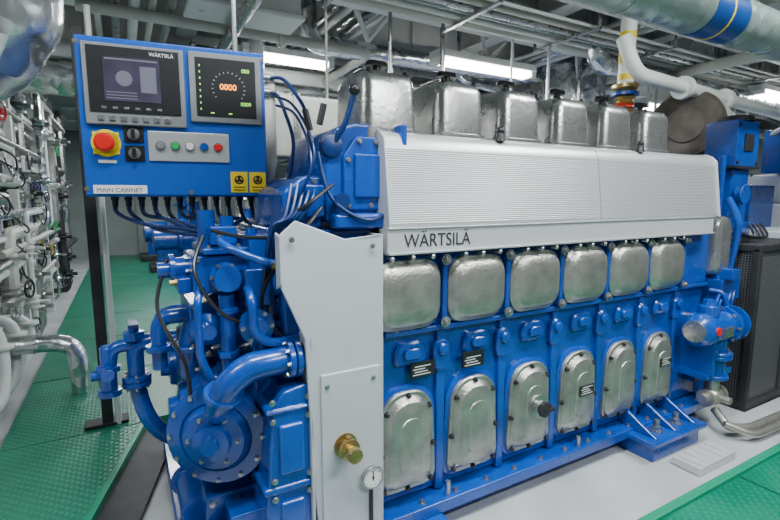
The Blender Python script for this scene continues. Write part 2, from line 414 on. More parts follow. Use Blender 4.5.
p.lathe((-.57,.15,.955),-Y,[(0,.046),(.02,.046),(.022,.034),(.05,.034),(.052,.04),(.065,.04)],24)
p.lathe((-.66,.30,.965),-X,[(0,.04),(.04,.04),(.04,.052),(.055,.052),(.056,.026),(.09,.026)],20)
p.lathe((-.50,.10,.81),-Y,[(0,.04),(.05,.04),(.052,.052),(.07,.052),(.072,.03),(.09,.026)],24)
p.lathe((-.63,.20,.79),-Y,[(0,.042),(.03,.042),(.032,.05),(.05,.05),(.06,.026),(.09,.024)],24)
p.lathe((-.42,.03,.95),-Y,[(0,.03),(.03,.03),(.032,.04),(.045,.04)],18)
p.cyl((-.60,.26,1.045),(-.60,.26,1.16),.028);p.cyl((-.54,.24,1.045),(-.54,.24,1.14),.022);p.cyl((-.47,.2,1.03),(-.47,.2,1.10),.018)
p.cyl((-.40,.10,.88),(-.40,.10,.72),.028);p.cyl((-.57,.13,.62),(-.57,.13,.90),.024);p.cyl((-.47,.08,.66),(-.47,.08,.86),.018)
p.flange((-.57,.13,.70),Z,.036,.02,6);p.flange((-.40,.10,.79),Z,.042);p.flange((-.47,.08,.76),Z,.028,.018,6);p.flange((-.57,.13,.84),Z,.036,.02,6)
p.tube([(-.67,.3,.81),(-.76,.3,.81),(-.76,.3,.64)],.024,seg=14,rad=.05);p.flange((-.76,.3,.70),Z,.04)
p.tube([(-.52,.05,.93),(-.52,.0,.90),(-.52,.0,.80),(-.47,.0,.76),(-.40,.02,.76)],.014,seg=12,rad=.03)
p.tube([(-.64,.14,.93),(-.66,.09,.90),(-.66,.09,.72),(-.62,.1,.62)],.012,seg=12,rad=.03)
p.tube([(-.44,.02,1.0),(-.50,.0,1.02),(-.58,.06,1.06),(-.58,.16,1.08)],.012,seg=12,mode='s')
p.done()
p=P('governor_bolts',STEEL,E)
for x in (-.648,-.472):
    for z in (.91,1.01):p.bolt((x,.158,z),-Y,.006,.01)
for x in (-.655,-.5):
    for z in (.75,.85):p.bolt((x,.218,z),-Y,.006,.01)
p.ring((-.57,.128,.955),-Y,.04,6,.005,.008);p.ring((-.50,.03,.81),-Y,.044,6,.005,.008);p.ring((-.66,.30,.965),-X,.044,6,.005,.01)
for x in (-.61,-.52,-.48):
    for y in (.16,.28,.4):p.bolt((x,y,1.045),Z,.006,.01)
for z in (.92,1.01):p.bolt((-.375,.048,z),-Y,.006,.01)
p.done()
p=P('brass_unions',BRASS,E)
for c,d in (((-.58,.155,1.08),-Y),((-.40,.02,.76),-X),((-.69,.26,.93),-X),((-.45,.015,1.0),-Y)):
    p.lathe(c,d,[(0,.013),(.012,.013),(.013,.009),(.03,.009)],6)
p.done()
SL=(.055,0,-.045)
p=P('side_pipe',BLUE,E,loc=SL)
p.tube([(-.60,.58,.70),(-.80,.58,.705),(-.885,.58,.70),(-.885,.58,.50),(-.84,.56,.36),(-.66,.50,.25)],.030,seg=18,rad=.09)
p.tube([(-.88,.58,.70),(-.96,.58,.70),(-.975,.58,.58)],.024,seg=16,rad=.05)
for x in (-.70,-.722,-.80):p.flange((x,.58,.704),X,.052)
p.lathe((-.975,.58,.52),Z,[(0,.04),(.02,.04),(.021,.028),(.09,.028),(.091,.04),(.11,.04),(.111,.024),(.18,.024),(.19,.015)],20)
p.flange((-.885,.58,.54),Z,.050);p.flange((-.885,.58,.562),Z,.050)
p.lathe((-.885,.58,.72),Z,[(0,.036),(.03,.036),(.032,.018),(.06,.018)],20)
p.cyl((-.975,.58,.60),(-1.03,.58,.60),.018);p.cyl((-.975,.58,.62),(-.975,.5,.62),.022)
p.tube([(-.80,.58,.72),(-.80,.56,.80),(-.74,.5,.84),(-.66,.45,.82)],.014,mode='s')
p.done()
p=P('side_pipe_bolts',STEEL,E,loc=SL);p.ring((-.70,.58,.704),-X,.042,6,.006,.012);p.ring((-.885,.58,.54),-Z,.040,6,.006,.01);p.ring((-.885,.58,.582),Z,.040,6,.006,.01);p.done()
p=P('side_valve_lever',DKBLUE,E,loc=SL);p.box(-.90,-.87,.50,.60,.78,.792);p.cyl((-.74,.53,.70),(-.74,.46,.70),.02);p.cyl((-.74,.46,.70),(-.74,.44,.78),.01);p.done()
p=P('engine_hoses',BLACK,E)
hp=[[(-.62,.2,1.08),(-.66,.12,.98),(-.60,.08,.86),(-.50,.06,.80)],[(-.34,.04,1.06),(-.45,.03,.98),(-.48,.05,.86),(-.42,.02,.76)],
[(-.30,.0,1.17),(-.38,-.02,1.10),(-.50,.06,1.08),(-.60,.15,1.10)],[(-.72,.3,1.0),(-.76,.25,.85),(-.70,.15,.70),(-.69,.12,.6)],
[(-.26,.0,1.24),(-.35,-.02,1.18),(-.42,.02,1.12),(-.46,.08,.95)]]
for h in hp:p.tube(h,.006,seg=8,mode='s')
p.done()
p=P('blue_conduits',DKBLUE,E)
for k in range(2):
    p.tube([(-.355+.012*k,.30,1.55-.03*k),(-.335+.008*k,.15,1.50-.03*k),(-.315-.006*k,.03,1.38-.03*k),(-.33-.01*k,.0,1.28-.02*k),(-.40,.05,1.14),(-.46,.12,1.05)],.0045,seg=8,mode='s')
p.tube([(-.05,-.01,1.16),(-.16,-.03,1.13),(-.27,-.01,1.20),(-.30,.02,1.34)],.006,seg=8,mode='s')
p.lathe((-.235,.02,1.19),-Y,[(0,.02),(.03,.02),(.03,.026),(.04,.026)],12)
for k in range(5):p.tube([(-.30-.02*k,.04,1.24),(-.34-.02*k,-.01,1.18-.01*k),(-.40-.015*k,.0,1.10),(-.44-.01*k,.06,1.0-.03*k)],.006,seg=8,mode='s')
p.done()
# right end of engine
p=P('end_cap_cover',BOXM,E);p.plate((1.99,-.02,.94),.15,.33,.06,.05,[(0,-.10),(0,.0),(.01,.03),(.03,.045)]);p.done()
p=P('flywheel_housing',BLUE,E,.02)
p.poly([(1.90,.0),(1.90,1.05),(1.99,1.05),(2.06,.80),(2.10,.45),(2.10,.0)],'y',.03,1.0)
p.box(1.95,2.3,.3,.9,-.018,.9)
p.done()
p=P('turning_motor',BLUE,E)
mx=-.16
p.lathe((1.80+mx,-.12,.53),X,[(0,.05),(.02,.078),(.04,.085),(.08,.085),(.083,.08),(.25,.08),(.252,.10),(.275,.10),(.277,.07),(.34,.07),(.341,.095),(.362,.095),(.363,.05),(.42,.045)],30)
p.lathe((1.92+mx,-.12,.60),Z,[(0,.05),(.05,.05),(.055,.035),(.08,.03)],20)
p.cyl((2.02+mx,-.12,.52),(2.02+mx,-.12,.27),.05);p.cyl((2.02+mx,-.12,.52),(2.02+mx,.1,.52),.06)
p.flange((2.02+mx,-.12,.38),Z,.08);p.flange((2.02+mx,-.12,.36),Z,.08);p.flange((2.02+mx,-.12,.25),Z,.07)
p.box(1.90+mx,2.14+mx,-.15,.03,.26,.29);p.box(1.92+mx,1.95+mx,-.16,.0,.28,.46)
p.done()
p=P('motor_bolts',STEEL,E);p.ring((2.05+mx,-.12,.53),-X,.09,8,.007,.01);p.ring((2.02+mx,-.12,.40),Z,.066,6,.007,.01);p.lathe((1.80+mx,-.12,.53),-X,[(-.02,.06),(.006,.055)],24);p.box(1.92+mx,2.0+mx,-.209,-.198,.50,.55);p.done()
p=P('motor_red_tag',RED,E);p.lathe((1.86+mx,-.20,.54),-Y,[(0,.022),(.010,.022)],16);p.done()
p=P('drain_valve',ZINC,E);vx=-.15;p.cyl((2.0+vx,-.13,.24),(2.0+vx,-.13,.14),.03);p.sph((2.0+vx,-.13,.15),.05);p.cyl((1.9+vx,-.13,.15),(2.1+vx,-.13,.15),.026);p.cyl((2.0+vx,-.13,.15),(2.0+vx,-.22,.15),.02);p.lathe((1.93+vx,-.13,.15),X,[(0,.045),(.015,.045)],16);p.lathe((2.06+vx,-.13,.15),X,[(0,.045),(.015,.045)],16);p.done()
p=P('end_blocks',BLUE,E,.005)
p.box(1.82,1.9,-.05,0,.20,.44);p.box(1.95,2.15,-.08,.05,.64,.76);p.box(1.97,2.05,-.12,.02,.76,.82);p.box(2.08,2.16,-.03,.05,.80,.92);p.done()
p=P('end_pipes',BLUE,E)
for k in range(5):p.tube([(1.97+.035*k,-.03,.82),(1.97+.035*k,-.07,.70),(1.88+.045*k,-.09,.63),(1.88+.045*k,-.04,.52)],.009,seg=10,rad=.04)
p.tube([(2.1,.0,1.2),(2.13,-.05,1.05),(2.14,-.02,.8)],.02,mode='s')
p.tube([(1.93,-.03,.70),(1.96,-.10,.66),(1.98,-.10,.40),(1.96,-.05,.25)],.014,mode='s')
p.done()
p=P('end_hoses',BLACK,E)
for k in range(3):p.tube([(2.42+.05*k,.1,.98),(2.38+.04*k,.02,.96),(2.25+.03*k,-.02,.96),(2.12,.0,.86)],.010,seg=8,mode='s')
for k in range(4):p.tube([(2.2+.03*k,.12,1.04),(2.24+.04*k,.0,1.0-.01*k),(2.4+.05*k,-.02,.97),(2.6+.05*k,.1,1.03)],.008,seg=8,mode='s')
p.done()
p=P('engine_foot',BLUE,E,.006)
fo=-.10
p.box(1.30+fo,1.74+fo,-.22,0,.06,.085);p.box(1.33+fo,1.71+fo,-.20,-.02,-.018,.06)
for x in (1.36,1.52,1.68):p.poly([(-.20,.085),(0,.085),(0,.19)],'x',x-.01+fo,x+.01+fo)
p.box(.02,.12,-.13,-.02,.0,.05)
p.done()
p=P('foot_bolts',STEEL,E)
for x in (1.44,1.60):p.cyl((x+fo,-.14,.085),(x+fo,-.14,.14),.013,seg=12);p.bolt((x+fo,-.14,.085),Z,.022,.025)
for i in range(13):
    x=.05+.15*i
    p.bolt((x,-.055,.095),Z,.009,.012)
p.cyl((.16,-.06,.09),(.16,-.06,.15),.010);p.cyl((.88,-.06,.09),(.88,-.06,.14),.010)
p.done()
p=P('actuator_box',BLUE,E,.012);p.box(2.36,2.62,.10,.28,1.38,1.66);p.box(2.38,2.58,.12,.27,1.05,1.37);p.box(2.34,2.64,.11,.27,.97,1.05);p.box(2.2,2.6,.3,.5,.8,1.0)
p.lathe((2.42,.10,1.22),-Y,[(0,.05),(.03,.05),(.03,.06),(.045,.06)],20);p.cyl((2.34,.16,1.45),(2.34,.16,1.1),.02);p.done()
p=P('actuator_bands',DARK,E,.003);p.box(2.35,2.63,.09,.29,1.375,1.39);p.box(2.44,2.54,.09,.10,1.48,1.58);p.lathe((2.49,.18,1.66),Z,[(0,.1),(.03,.09),(.04,.04)],20)
for x in (2.375,2.605):
    for z in (1.41,1.63,1.08,1.34):p.bolt((x,.10 if z>1.4 else .12,z),-Y,.008,.01)
p.done()
p=P('turbo_casing',CREAM,E);d=V((1,.35,0)).normalized();tcn=V((2.78,.64,1.72))
p.lathe(tcn,d,[(0,.25),(.04,.26),(.5,.26),(.55,.22)],36);p.done()
p=P('turbo_filter_end',RUST,E);p.lathe(tcn-d*.02,d,[(-.04,.05),(-.035,.12),(-.02,.13),(-.02,.23),(.015,.25),(.03,.25)],36);p.done()
p=P('turbo_stand',BLUE,E,.02);p.box(2.6,3.2,.5,1.0,.3,1.5);p.done()
p=P('drip_tray',STRIP,None,.004);p.box(1.30,1.60,-.37,-.245,-.018,.02)
for k in range(5):p.box(1.32+.055*k,1.34+.055*k,-.36,-.255,.02,.028)
p.done()
# ------------------------------------------------------------------ CONTROL CABINET
CB=empty('control_cabinet',(-.940,.47,1.203),math.radians(-8.2))
W,H=.588,.512
p=P('case',BLUE2,CB,.006);p.box(0,W,.012,.21,0,H);p.done()
p=P('door',BLUE2,CB,.005);p.box(.004,W-.004,-.006,.010,.004,H-.004);p.done()
def fx(a):return a*W
def fz(a):return a*H
p=P('display_bezel',BEZ,CB,.004);p.box(fx(.04),fx(.545),-.022,-.006,fz(.455),fz(.95));p.box(fx(.57),fx(.975),-.020,-.006,fz(.50),fz(.955));p.done()
p=P('display_panel',BLACK,CB,.002);p.box(fx(.065),fx(.52),-.026,-.022,fz(.53),fz(.93));p.box(fx(.605),fx(.94),-.023,-.020,fz(.54),fz(.92));p.done()
p=P('display_screen',SCREEN,CB);p.box(fx(.14),fx(.42),-.028,-.026,fz(.60),fz(.87));p.done()
p=P('screen_graphics',mat('screen_glow',(.10,.10,.13),.4,emit=.3),CB)
p.box(fx(.15),fx(.41),-.0284,-.028,fz(.850),fz(.860))
p.lathe((fx(.24),-.028,fz(.74)),-Y,[(0,.024),(.0004,.024)],24);p.box(fx(.32),fx(.40),-.0284,-.028,fz(.66),fz(.82))
for j in range(3):p.box(fx(.15),fx(.30),-.0284,-.028,fz(.615+.018*j),fz(.621+.018*j))
p.done()
p=P('keypad',STEEL,CB,.001)
for k in range(7):p.box(fx(.10+.055*k),fx(.13+.055*k),-.027,-.022,fz(.48),fz(.51))
for k in range(6):p.box(fx(.12+.055*k),fx(.145+.055*k),-.0285,-.026,fz(.55),fz(.565))
p.done()
text('display_text','WÄRTSILÄ',.017,(fx(.37),-.0265,fz(.89)),R90,TEXTW,CB,sx=.9)
text('display_rpm','0000',.028,(fx(.735),-.0235,fz(.72)),R90,ORANGE,CB)
text('display_num','000',.018,(fx(.86),-.0235,fz(.84)),R90,LEDG,CB);text('display_num2','0009',.018,(fx(.85),-.0235,fz(.62)),R90,LEDG,CB)
p=P('display_arc',TEXTW,CB)
for k in range(17):
    a=math.radians(215-k*15.6);cx,cz=fx(.785),fz(.73);p.cyl((cx+math.cos(a)*.050,-.0233,cz+math.sin(a)*.050),(cx+math.cos(a)*.056,-.0233,cz+math.sin(a)*.056),.0009,seg=6)
p.done()
p=P('display_leds',LEDG,CB)
for k in range(8):p.box(fx(.625),fx(.631),-.024,-.023,fz(.58+.04*k),fz(.592+.04*k))
for k in range(2):p.box(fx(.68+.1*k),fx(.70+.1*k),-.024,-.023,fz(.56),fz(.567))
p.done()
p=P('button_panel',ALU,CB,.003);p.box(fx(.335),fx(.775),-.014,-.006,fz(.235),fz(.43));p.done()
for k,m in enumerate((BEZ,GREENP,WHITE,BLUE,RED)):
    x=fx(.40+.078*k);z=fz(.335)
    p=P('button_ring',STEEL,CB);p.lathe((x,-.014,z),-Y,[(0,.0155),(.006,.0155),(.006,.013)],20);p.done()
    p=P('push_button',m,CB);p.lathe((x,-.014,z),-Y,[(0,.0128),(.010,.0128),(.012,.010)],20);p.done()
p=P('stop_plate',YEL,CB,.002);p.lathe((fx(.125),-.006,fz(.34)),-Y,[(0,.044),(.004,.044)],32);p.box(fx(.06),fx(.19),-.010,-.006,fz(.27),fz(.41));p.done()
p=P('stop_button',RED,CB);p.lathe((fx(.125),-.012,fz(.34)),-Y,[(0,.02),(.02,.02),(.022,.030),(.034,.030),(.040,.022)],28);p.done()
p=P('switches',BLACK,CB)
for z in (.40,.28):
    p.box(fx(.215),fx(.315),-.010,-.006,fz(z-.05),fz(z+.05))
p.done()
p=P('switch_knobs',STEEL,CB)
for z in (.40,.28):
    p.lathe((fx(.265),-.01,fz(z)),-Y,[(0,.019),(.012,.018),(.013,.012)],20)
p.done()
p=P('switch_handles',BLACK,CB)
for z in (.40,.28):p.box(fx(.255),fx(.275),-.034,-.02,fz(z-.03),fz(z+.03))
p.done()
p=P('labels',TEXTW,CB,.001);p.box(fx(.045),fx(.315),-.009,-.006,fz(.02),fz(.075));p.box(fx(.08),fx(.17),-.009,-.006,fz(.215),fz(.235));p.done()
text('cabinet_label','MAIN CABINET',.020,(fx(.060),-.0092,fz(.03)),R90,TEXTM,CB,sx=1.0)
p=P('warning_plates',YEL,CB,.001);p.box(fx(.775),fx(.875),-.009,-.006,fz(.03),fz(.175));p.box(fx(.885),fx(.985),-.009,-.006,fz(.03),fz(.175));p.done()
p=P('warning_marks',BLACK,CB)
for x in (.825,.935):
    p.torus((fx(x),-.0095,fz(.12)),Y,.014,.0022)
    for k in range(3):
        a=math.radians(90+120*k);p.cyl((fx(x),-.0095,fz(.12)),(fx(x)+.012*math.cos(a),-.0095,fz(.12)+.012*math.sin(a)),.004,.006,seg=6)
    for k in range(2):p.box(fx(x)-.02,fx(x)+.02,-.0095,-.009,fz(.045+.02*k),fz(.052+.02*k))
p.done()
p=P('hinges_screws',STEEL,CB)
for x,z in ((.015,.95),(.015,.05),(.985,.95),(.55,.03)):p.bolt((fx(x),-.006,fz(z)),-Y,.006,.004)
p.cyl((W+.0,.06,fz(.86)),(W+.025,.06,fz(.86)),.014);p.cyl((W,.06,fz(.76)),(W+.025,.06,fz(.76)),.014)
p.done()
p=P('cable_glands',DARK,CB)
xs=[.07+.042*k for k in range(12)]
for x in xs:p.lathe((x,.10,0),-Z,[(0,.014),(.012,.014),(.012,.011),(.035,.010)],6)
p.done()
p=P('cabinet_cables',NAVY,CB)
for k,x in enumerate(xs):
    t=k/11
    p.tube([(x,.10,-.02),(x+.01,.09,-.06-.02*t),(x+.08*(1-t)+.03,.05,-.10-.02*math.sin(k*2)),(.36+.012*k-.06*t,.0-.02*t,-.13-.015*(k%3)),(.40+.02*(k%5),.0,-.22)],.0075,seg=8,mode='s')
p.done()
p=P('cabinet_side_cables',NAVY,CB)
p.tube([(W+.02,.06,fz(.86)),(W+.07,.05,fz(.86)),(W+.11,.0,fz(.74)),(W+.13,-.1,fz(.55)),(W+.12,-.2,fz(.2))],.007,seg=8,mode='s')
p.tube([(W+.02,.06,fz(.76)),(W+.05,.05,fz(.74)),(W+.07,.0,fz(.60)),(W+.08,-.1,fz(.35)),(W+.03,-.2,fz(.0))],.007,seg=8,mode='s')
p.done()
p=P('post',DARK,CB,.003);Mi=Matrix.Rotation(math.radians(8.2),4,'Z')@Matrix.Translation(V((.940,-.47,-1.203)))
p.box(-1.0,-.95,1.38,1.43,.014,2.0,M=Mi);p.box(-1.08,-.88,1.37,1.47,.014,.03,M=Mi)
p.box(-.96,-.5,1.39,1.42,1.6,1.64,M=Mi);p.box(-.93,-.89,.64,1.40,1.6,1.64,M=Mi);p.box(-.55,-.51,.62,1.40,1.6,1.64,M=Mi);p.done()
p=P('white_conduit_post',WHITE,CB);p.cyl(Mi@V((-.925,1.38,.014)),Mi@V((-.925,1.38,2.1)),.014,seg=12);p.done()
p=P('hanger_pipe',STEEL,CB);p.cyl((.50,.15,H),(.50,.15,1.69),.010,seg=10);p.done()
# ------------------------------------------------------------------ surroundings: overhead
def ibeam(name,x0,x1,y0,y1,z0,z1,axis,m=WHITE):
    p=P(name,m,None,.004)
    if axis=='x':
        yc=(y0+y1)/2;p.box(x0,x1,y0,y1,z0,z0+.015);p.box(x0,x1,yc-.006,yc+.006,z0+.015,z1)
        k=x0+.4
        while k<x1:p.box(k,k+.01,y0+.01,y1-.01,z0+.015,z1);k+=.8
    else:
        xc=(x0+x1)/2;p.box(x0,x1,y0,y1,z0,z0+.015);p.box(xc-.006,xc+.006,y0,y1,z0+.015,z1)
    p.done()
for y in (.75,1.5,2.35,3.3,4.4,5.5,6.7,8.0,9.2):ibeam('ceiling_beam',-2.9,8.9,y,y+.12,2.44,2.90,'x')
for x in (-1.6,-.35,.9,2.1,3.4,4.9,6.5):ibeam('ceiling_girder',x,x+.16,-3,9.8,2.60,2.90,'y')
def lamp(x0,x1,y,z,power,axis='x',name='fluorescent_lamp'):
    e=empty(name,((x0+x1)/2,y,z));L=(x1-x0)/2
    p=P('housing',WHITE,e,.006);p.box(-L,L,-.075,.075,.02,.07);p.box(-L,-L+.05,-.07,.07,-.03,.02);p.box(L-.05,L,-.07,.07,-.03,.02)
    for s in (-.6,.6):p.cyl((L*s,0,.07),(L*s,0,2.9-z),.008,seg=8)
    p.done()
    p=P('tubes',LAMP,e)
    for yy in (-.03,.03):p.cyl((-L+.05,yy,-.005),(L-.05,yy,-.005),.024,seg=12)
    p.done()
    l=bpy.data.lights.new('tube_light','AREA');l.shape='RECTANGLE';l.size=L*1.8;l.size_y=.12;l.energy=power;l.color=(.93,.98,1.0)
    o=bpy.data.objects.new('tube_light',l);bpy.context.collection.objects.link(o);o.parent=e;o.location=(0,0,-.035)
lamp(1.30,2.30,1.72,2.24,30);lamp(.03,.78,2.50,2.30,22)
lamp(-.9,.3,4.9,2.32,45);lamp(2.6,3.6,3.9,2.28,35);lamp(-2.6,-1.8,2.6,2.32,30);lamp(5.0,6.2,1.2,2.3,40);lamp(4.5,5.7,6,2.32,40);lamp(-.9,.3,7.5,2.32,50);lamp(3.9,4.8,1.75,2.15,24);lamp(.9,1.7,3.5,2.20,24);lamp(5.6,6.6,2.2,2.1,30)
lamp(-1.0,.5,-.65,2.75,84);lamp(1.3,2.7,-1.0,2.75,80);lamp(.2,1.6,-2.4,2.7,95);lamp(-2.6,-1.5,-.6,2.7,28)  # unseen fixtures added around the camera for key light
op=empty('overhead_main_pipe')
p=P('pipe',GPIPE,op);p.cyl((-.6,-.16,2.0),(6,-.16,2.0),.1,seg=36)
for k in range(16):p.cyl((-.4+.42*k,-.16,2.0),(-.38+.42*k,-.16,2.0),.1025,seg=36)
p.done()
p=P('blue_band',mat('band_blue',(.004,.045,.20),.3),op);p.cyl((1.34,-.16,2.0),(1.60,-.16,2.0),.1035,seg=36);p.done()
p=P('yellow_bands',YEL,op)
p.cyl((1.46,-.16,2.0),(1.470,-.16,2.0),.105,seg=36);p.done()
p=P('pipe_clamp',WHITE,op)
for x in (.5,2.6,4.2):p.cyl((x,-.16,2.0),(x+.04,-.16,2.0),.112,seg=36);p.box(x,x+.04,-.17,-.15,2.1,2.9)
p.done()
OP=empty('overhead_pipework')
def pipe(name,pts,r,m,flanges=(),rad=.12,seg=16,parent=None):
    p=P(name,m,parent);p.tube(pts,r,seg=seg,rad=rad)
    for f,d in flanges:p.lathe(f,d,[(-.02,r*1.7),(.0,r*1.7),(.003,r*1.6),(.005,r*1.7),(.025,r*1.7)],20)
    p.done()
pipe('lagged_line',[(1.98,.62,2.2),(2.02,.55,1.97),(5,.68,1.90),(8.5,.7,1.88)],.045,WHITE,[((2.6,.58,1.955),X),((3.2,.61,1.94),X)],parent=OP)
def pp(pts,r,m,fl=()):pipe('pipe_run',pts,r,m,fl,parent=OP)
pp([(-1,2.0,2.30),(.9,2.0,2.30),(.9,5,2.25),(8.9,5,2.25)],.035,CREAM,[((.2,2,2.30),X)])
pp([(-2.9,3,2.3),(1.2,3,2.3),(1.2,9.8,2.3)],.06,WHITE)
pp([(3.75,.2,2.9),(3.75,.3,2.35),(3.75,9,2.35)],.05,CREAM)
pp([(-2.9,3.15,2.12),(8.9,3.15,2.12)],.14,FOIL)
pp([(-.15,1.2,2.9),(-.15,1.2,2.25),(-.15,2.4,2.25),(-.15,9.8,2.25)],.035,STEEL)
pp([(.05,2.1,2.9),(.05,2.1,1.7),(.05,2.7,1.55),(3.2,2.7,1.55)],.05,WHITE,[((1.0,2.7,1.55),X),((.05,2.1,2.0),Z)])
pp([(.45,2.15,2.9),(.45,2.15,2.35),(1.0,2.15,2.35),(2.7,2.15,2.38)],.07,FOIL)
pp([(2.6,1.3,2.9),(2.6,1.3,2.3),(4.6,1.3,2.25),(8.8,1.3,2.25)],.08,FOIL)
for k in range(6):pp([(-2.9,.98+.08*k,2.40),(8.9,.98+.08*k,2.40)],.012+.008*(k%3),[WHITE,CREAM,STEEL,GPIPE][k%4])
for k in range(5):pp([(-.9+.1*k,1.6,2.36),(-.9+.1*k,9.8,2.36)],.02+.006*(k%3),[CREAM,STEEL,WHITE][k%3])
for k in range(6):pp([(.2,3.6+.16*k,2.0+.05*(k%2)),(8.9,3.6+.16*k,2.0+.05*(k%2))],.03+.012*(k%3),[WHITE,FOIL,CREAM,STEEL][k%4])
for k in range(12):
    x=1.6+random.random()*6;y=2.0+random.random()*1.4;r=.012+.025*random.random()
    pp([(x,y,2.9),(x,y,2.2+random.random()*.2),(x+.6+random.random(),y,2.2),(x+.8,y+1.5,2.2)],r,random.choice([WHITE,CREAM,STEEL,ZINC,FOIL]))
for k in range(12):
    x=.3+.5*k;y=1.42+.1*(k%3);pp([(x,y,1.3),(x,y,2.9)],.008+.005*(k%3),random.choice([WHITE,CREAM,STEEL]))
for k in range(5):pp([(.55+.09*k,.9,2.52),(.55+.09*k,9.8,2.52)],.018+.006*(k%2),[STEEL,WHITE,FOIL][k%3])
for k in range(4):pp([(2.5+.1*k,.6,2.5),(2.5+.1*k,9.8,2.5)],.02+.01*(k%2),[WHITE,ZINC,FOIL][k%3])
p=P('pipe_hangers',STEEL,OP,.001)
for k in range(9):
    x=-.6+.9*k;p.box(x,x+.03,.9,1.5,2.355,2.37);p.box(x,x+.03,.9,.905,2.36,2.9);p.box(x,x+.03,1.495,1.5,2.36,2.9)
p.done()
p=P('diagonal_braces',WHITE,OP)
for k in range(8):
    x=-.8+1.1*k;p.cyl((x,1.5,2.9),(x+.45,1.75,2.30),.018,seg=8);p.cyl((x+.9,1.5,2.9),(x+.45,1.75,2.30),.018,seg=8)
p.done()
p=P('ventilation_duct',WHITE,None,.01);p.box(-.42,.22,1.62,1.90,2.32,2.62);p.box(-.44,.24,1.60,1.92,2.30,2.33);p.box(-.2,.0,1.7,1.85,2.62,2.9);p.done()
p=P('junction_box',GREY,None,.01);p.box(.55,.85,1.15,1.3,2.46,2.75);p.box(.53,.87,1.13,1.15,2.44,2.77);p.done()
ct=empty('cable_tray')
p=P('tray',STEEL,ct);p.box(-.3,8.8,2.62,2.63,2.36,2.42);p.box(-.3,8.8,2.92,2.93,2.36,2.42)
for k in range(32):p.box(-.3+.28*k,-.27+.28*k,2.62,2.93,2.36,2.37)
for k in range(5):p.cyl((.5+1.7*k,2.77,2.36),(.5+1.7*k,2.77,2.9),.012,seg=8)
p.done()
p=P('cables',DARK,ct)
for k in range(9):p.tube([(-.3,2.65+.03*k,2.385),(3,2.66+.03*k,2.39),(8.8,2.65+.03*k,2.385)],.010,seg=6)
p.done()
p=P('lagged_exhaust_silencer',FOIL,None);p.lathe((3.15,2.0,1.93),Z,[(0,.20),(.06,.31),(.10,.32),(.60,.32),(.66,.28),(.70,.14),(.97,.14)],36)
for z in (2.08,2.42):p.lathe((3.15,2.0,z),Z,[(0,.326),(.03,.326)],36)
p.cyl((3.15,2.0,1.2),(3.15,2.0,1.95),.12,seg=24);p.done()
rp=empty('riser_pipe')
p=P('pipe',WHITE,rp);p.cyl((2.17,.72,1.95),(2.17,.72,2.9),.05,seg=24);p.done()
p=P('yellow_bands',YEL,rp);p.cyl((2.17,.72,1.98),(2.17,.72,2.02),.052,seg=24);p.cyl((2.17,.72,2.09),(2.17,.72,2.17),.052,seg=24);p.cyl((2.17,.72,2.25),(2.17,.72,2.29),.052,seg=24);p.done()
p=P('expansion_bellows',BRASS,rp);p.lathe((2.17,.72,1.72),Z,[(0,.085),(.02,.085)]+[(.03+.02*k,.05 if k%2 else .068) for k in range(9)]+[(.21,.085),(.23,.085)],28);p.done()
p=P('red_flange',RED,rp);p.lathe((2.17,.72,1.80),Z,[(0,.074),(.010,.074)],24);p.done()
p=P('blue_flange',BLUE,rp);p.lathe((2.17,.72,1.88),Z,[(0,.09),(.02,.09)],24);p.lathe((2.17,.72,1.66),Z,[(0,.07),(.06,.07)],24);p.done()
ld=empty('insulated_duct')
p=P('duct',FOIL,ld);p.tube([(-1.12,.72,2.9),(-1.12,.72,1.98),(-1.16,.74,1.78),(-1.34,.8,1.64),(-1.9,.95,1.58)],.155,seg=32,mode='s',n=8)
for z in (1.95,2.2,2.5):p.lathe((-1.12,.72,z),Z,[(0,.160),(.02,.163),(.04,.160)],32)
p.done()
# left side pipe rack
lr=empty('pipe_manifold_rack')
p=P('rack_frame',WHITE,lr,.003)
for y in (1.9,3.3,4.7,6.1):p.box(-1.62,-1.55,y,y+.07,-.018,2.4)
for z in (.35,.9,1.45,1.9):p.box(-1.62,-1.57,1.9,6.2,z,z+.04)
p.done()
for j,m in enumerate((WHITE,STEEL,CREAM,FOIL,ZINC,DARK,FOIL,CAST)):
    p=P('rack_pipes',m,lr)
    for k in range(11):
        y=1.5+random.random()*4.8;x=-1.5-random.random()*.35;z0=random.choice([.0,.3,.9]);z1=z0+.4+random.random()*1.1
        r=.018+.035*random.random()
        p.tube([(x-.3,y,z0),(x,y,z0),(x,y,z1),(x,y+.5+random.random(),z1)],r,seg=10,rad=.08)
        r=min(r,.035)
        for q in range(2):
            zz=z0+(z1-z0)*(.3+.4*q)
            p.lathe((x,y,zz),Z,[(0,r*2),(.015,r*2),(.018,r*1.3),(.05,r*2.2),(.08,r*1.3),(.083,r*2),(.1,r*2)],12)
            p.cyl((x,y,zz+.05),(x+.11,y-.03,zz+.05),r*.6,seg=10)
    for k in range(5):
        y0=1.3+random.random()*2;z=random.random()*1.9;x=-1.52-random.random()*.4
        p.cyl((x,y0,z),(x,y0+1.5+random.random()*2.5,z),.012+.02*random.random(),seg=10)
    p.done()
for k in range(26):
    y=1.7+random.random()*4;z=.15+random.random()*1.7;x=-1.42-random.random()*.15
    handwheel((x,y,z),(1,-.3,0),.035+.03*random.random(),[DARK,STEEL,RED,DARK,GREENP,DKBLUE,STEEL,YEL][k%8],lr)
p=P('rack_wires',BLACK,lr)
for k in range(10):
    y=1.8+random.random()*2.5;z=.6+random.random()
    p.tube([(-1.6,y,z),(-1.45,y+.1,z-.25*random.random()),(-1.5,y+.3,z-.2),(-1.6,y+.5,z+.1*random.random())],.006,seg=6,mode='s')
p.done()
p=P('filter_vessels',ZINC,lr)
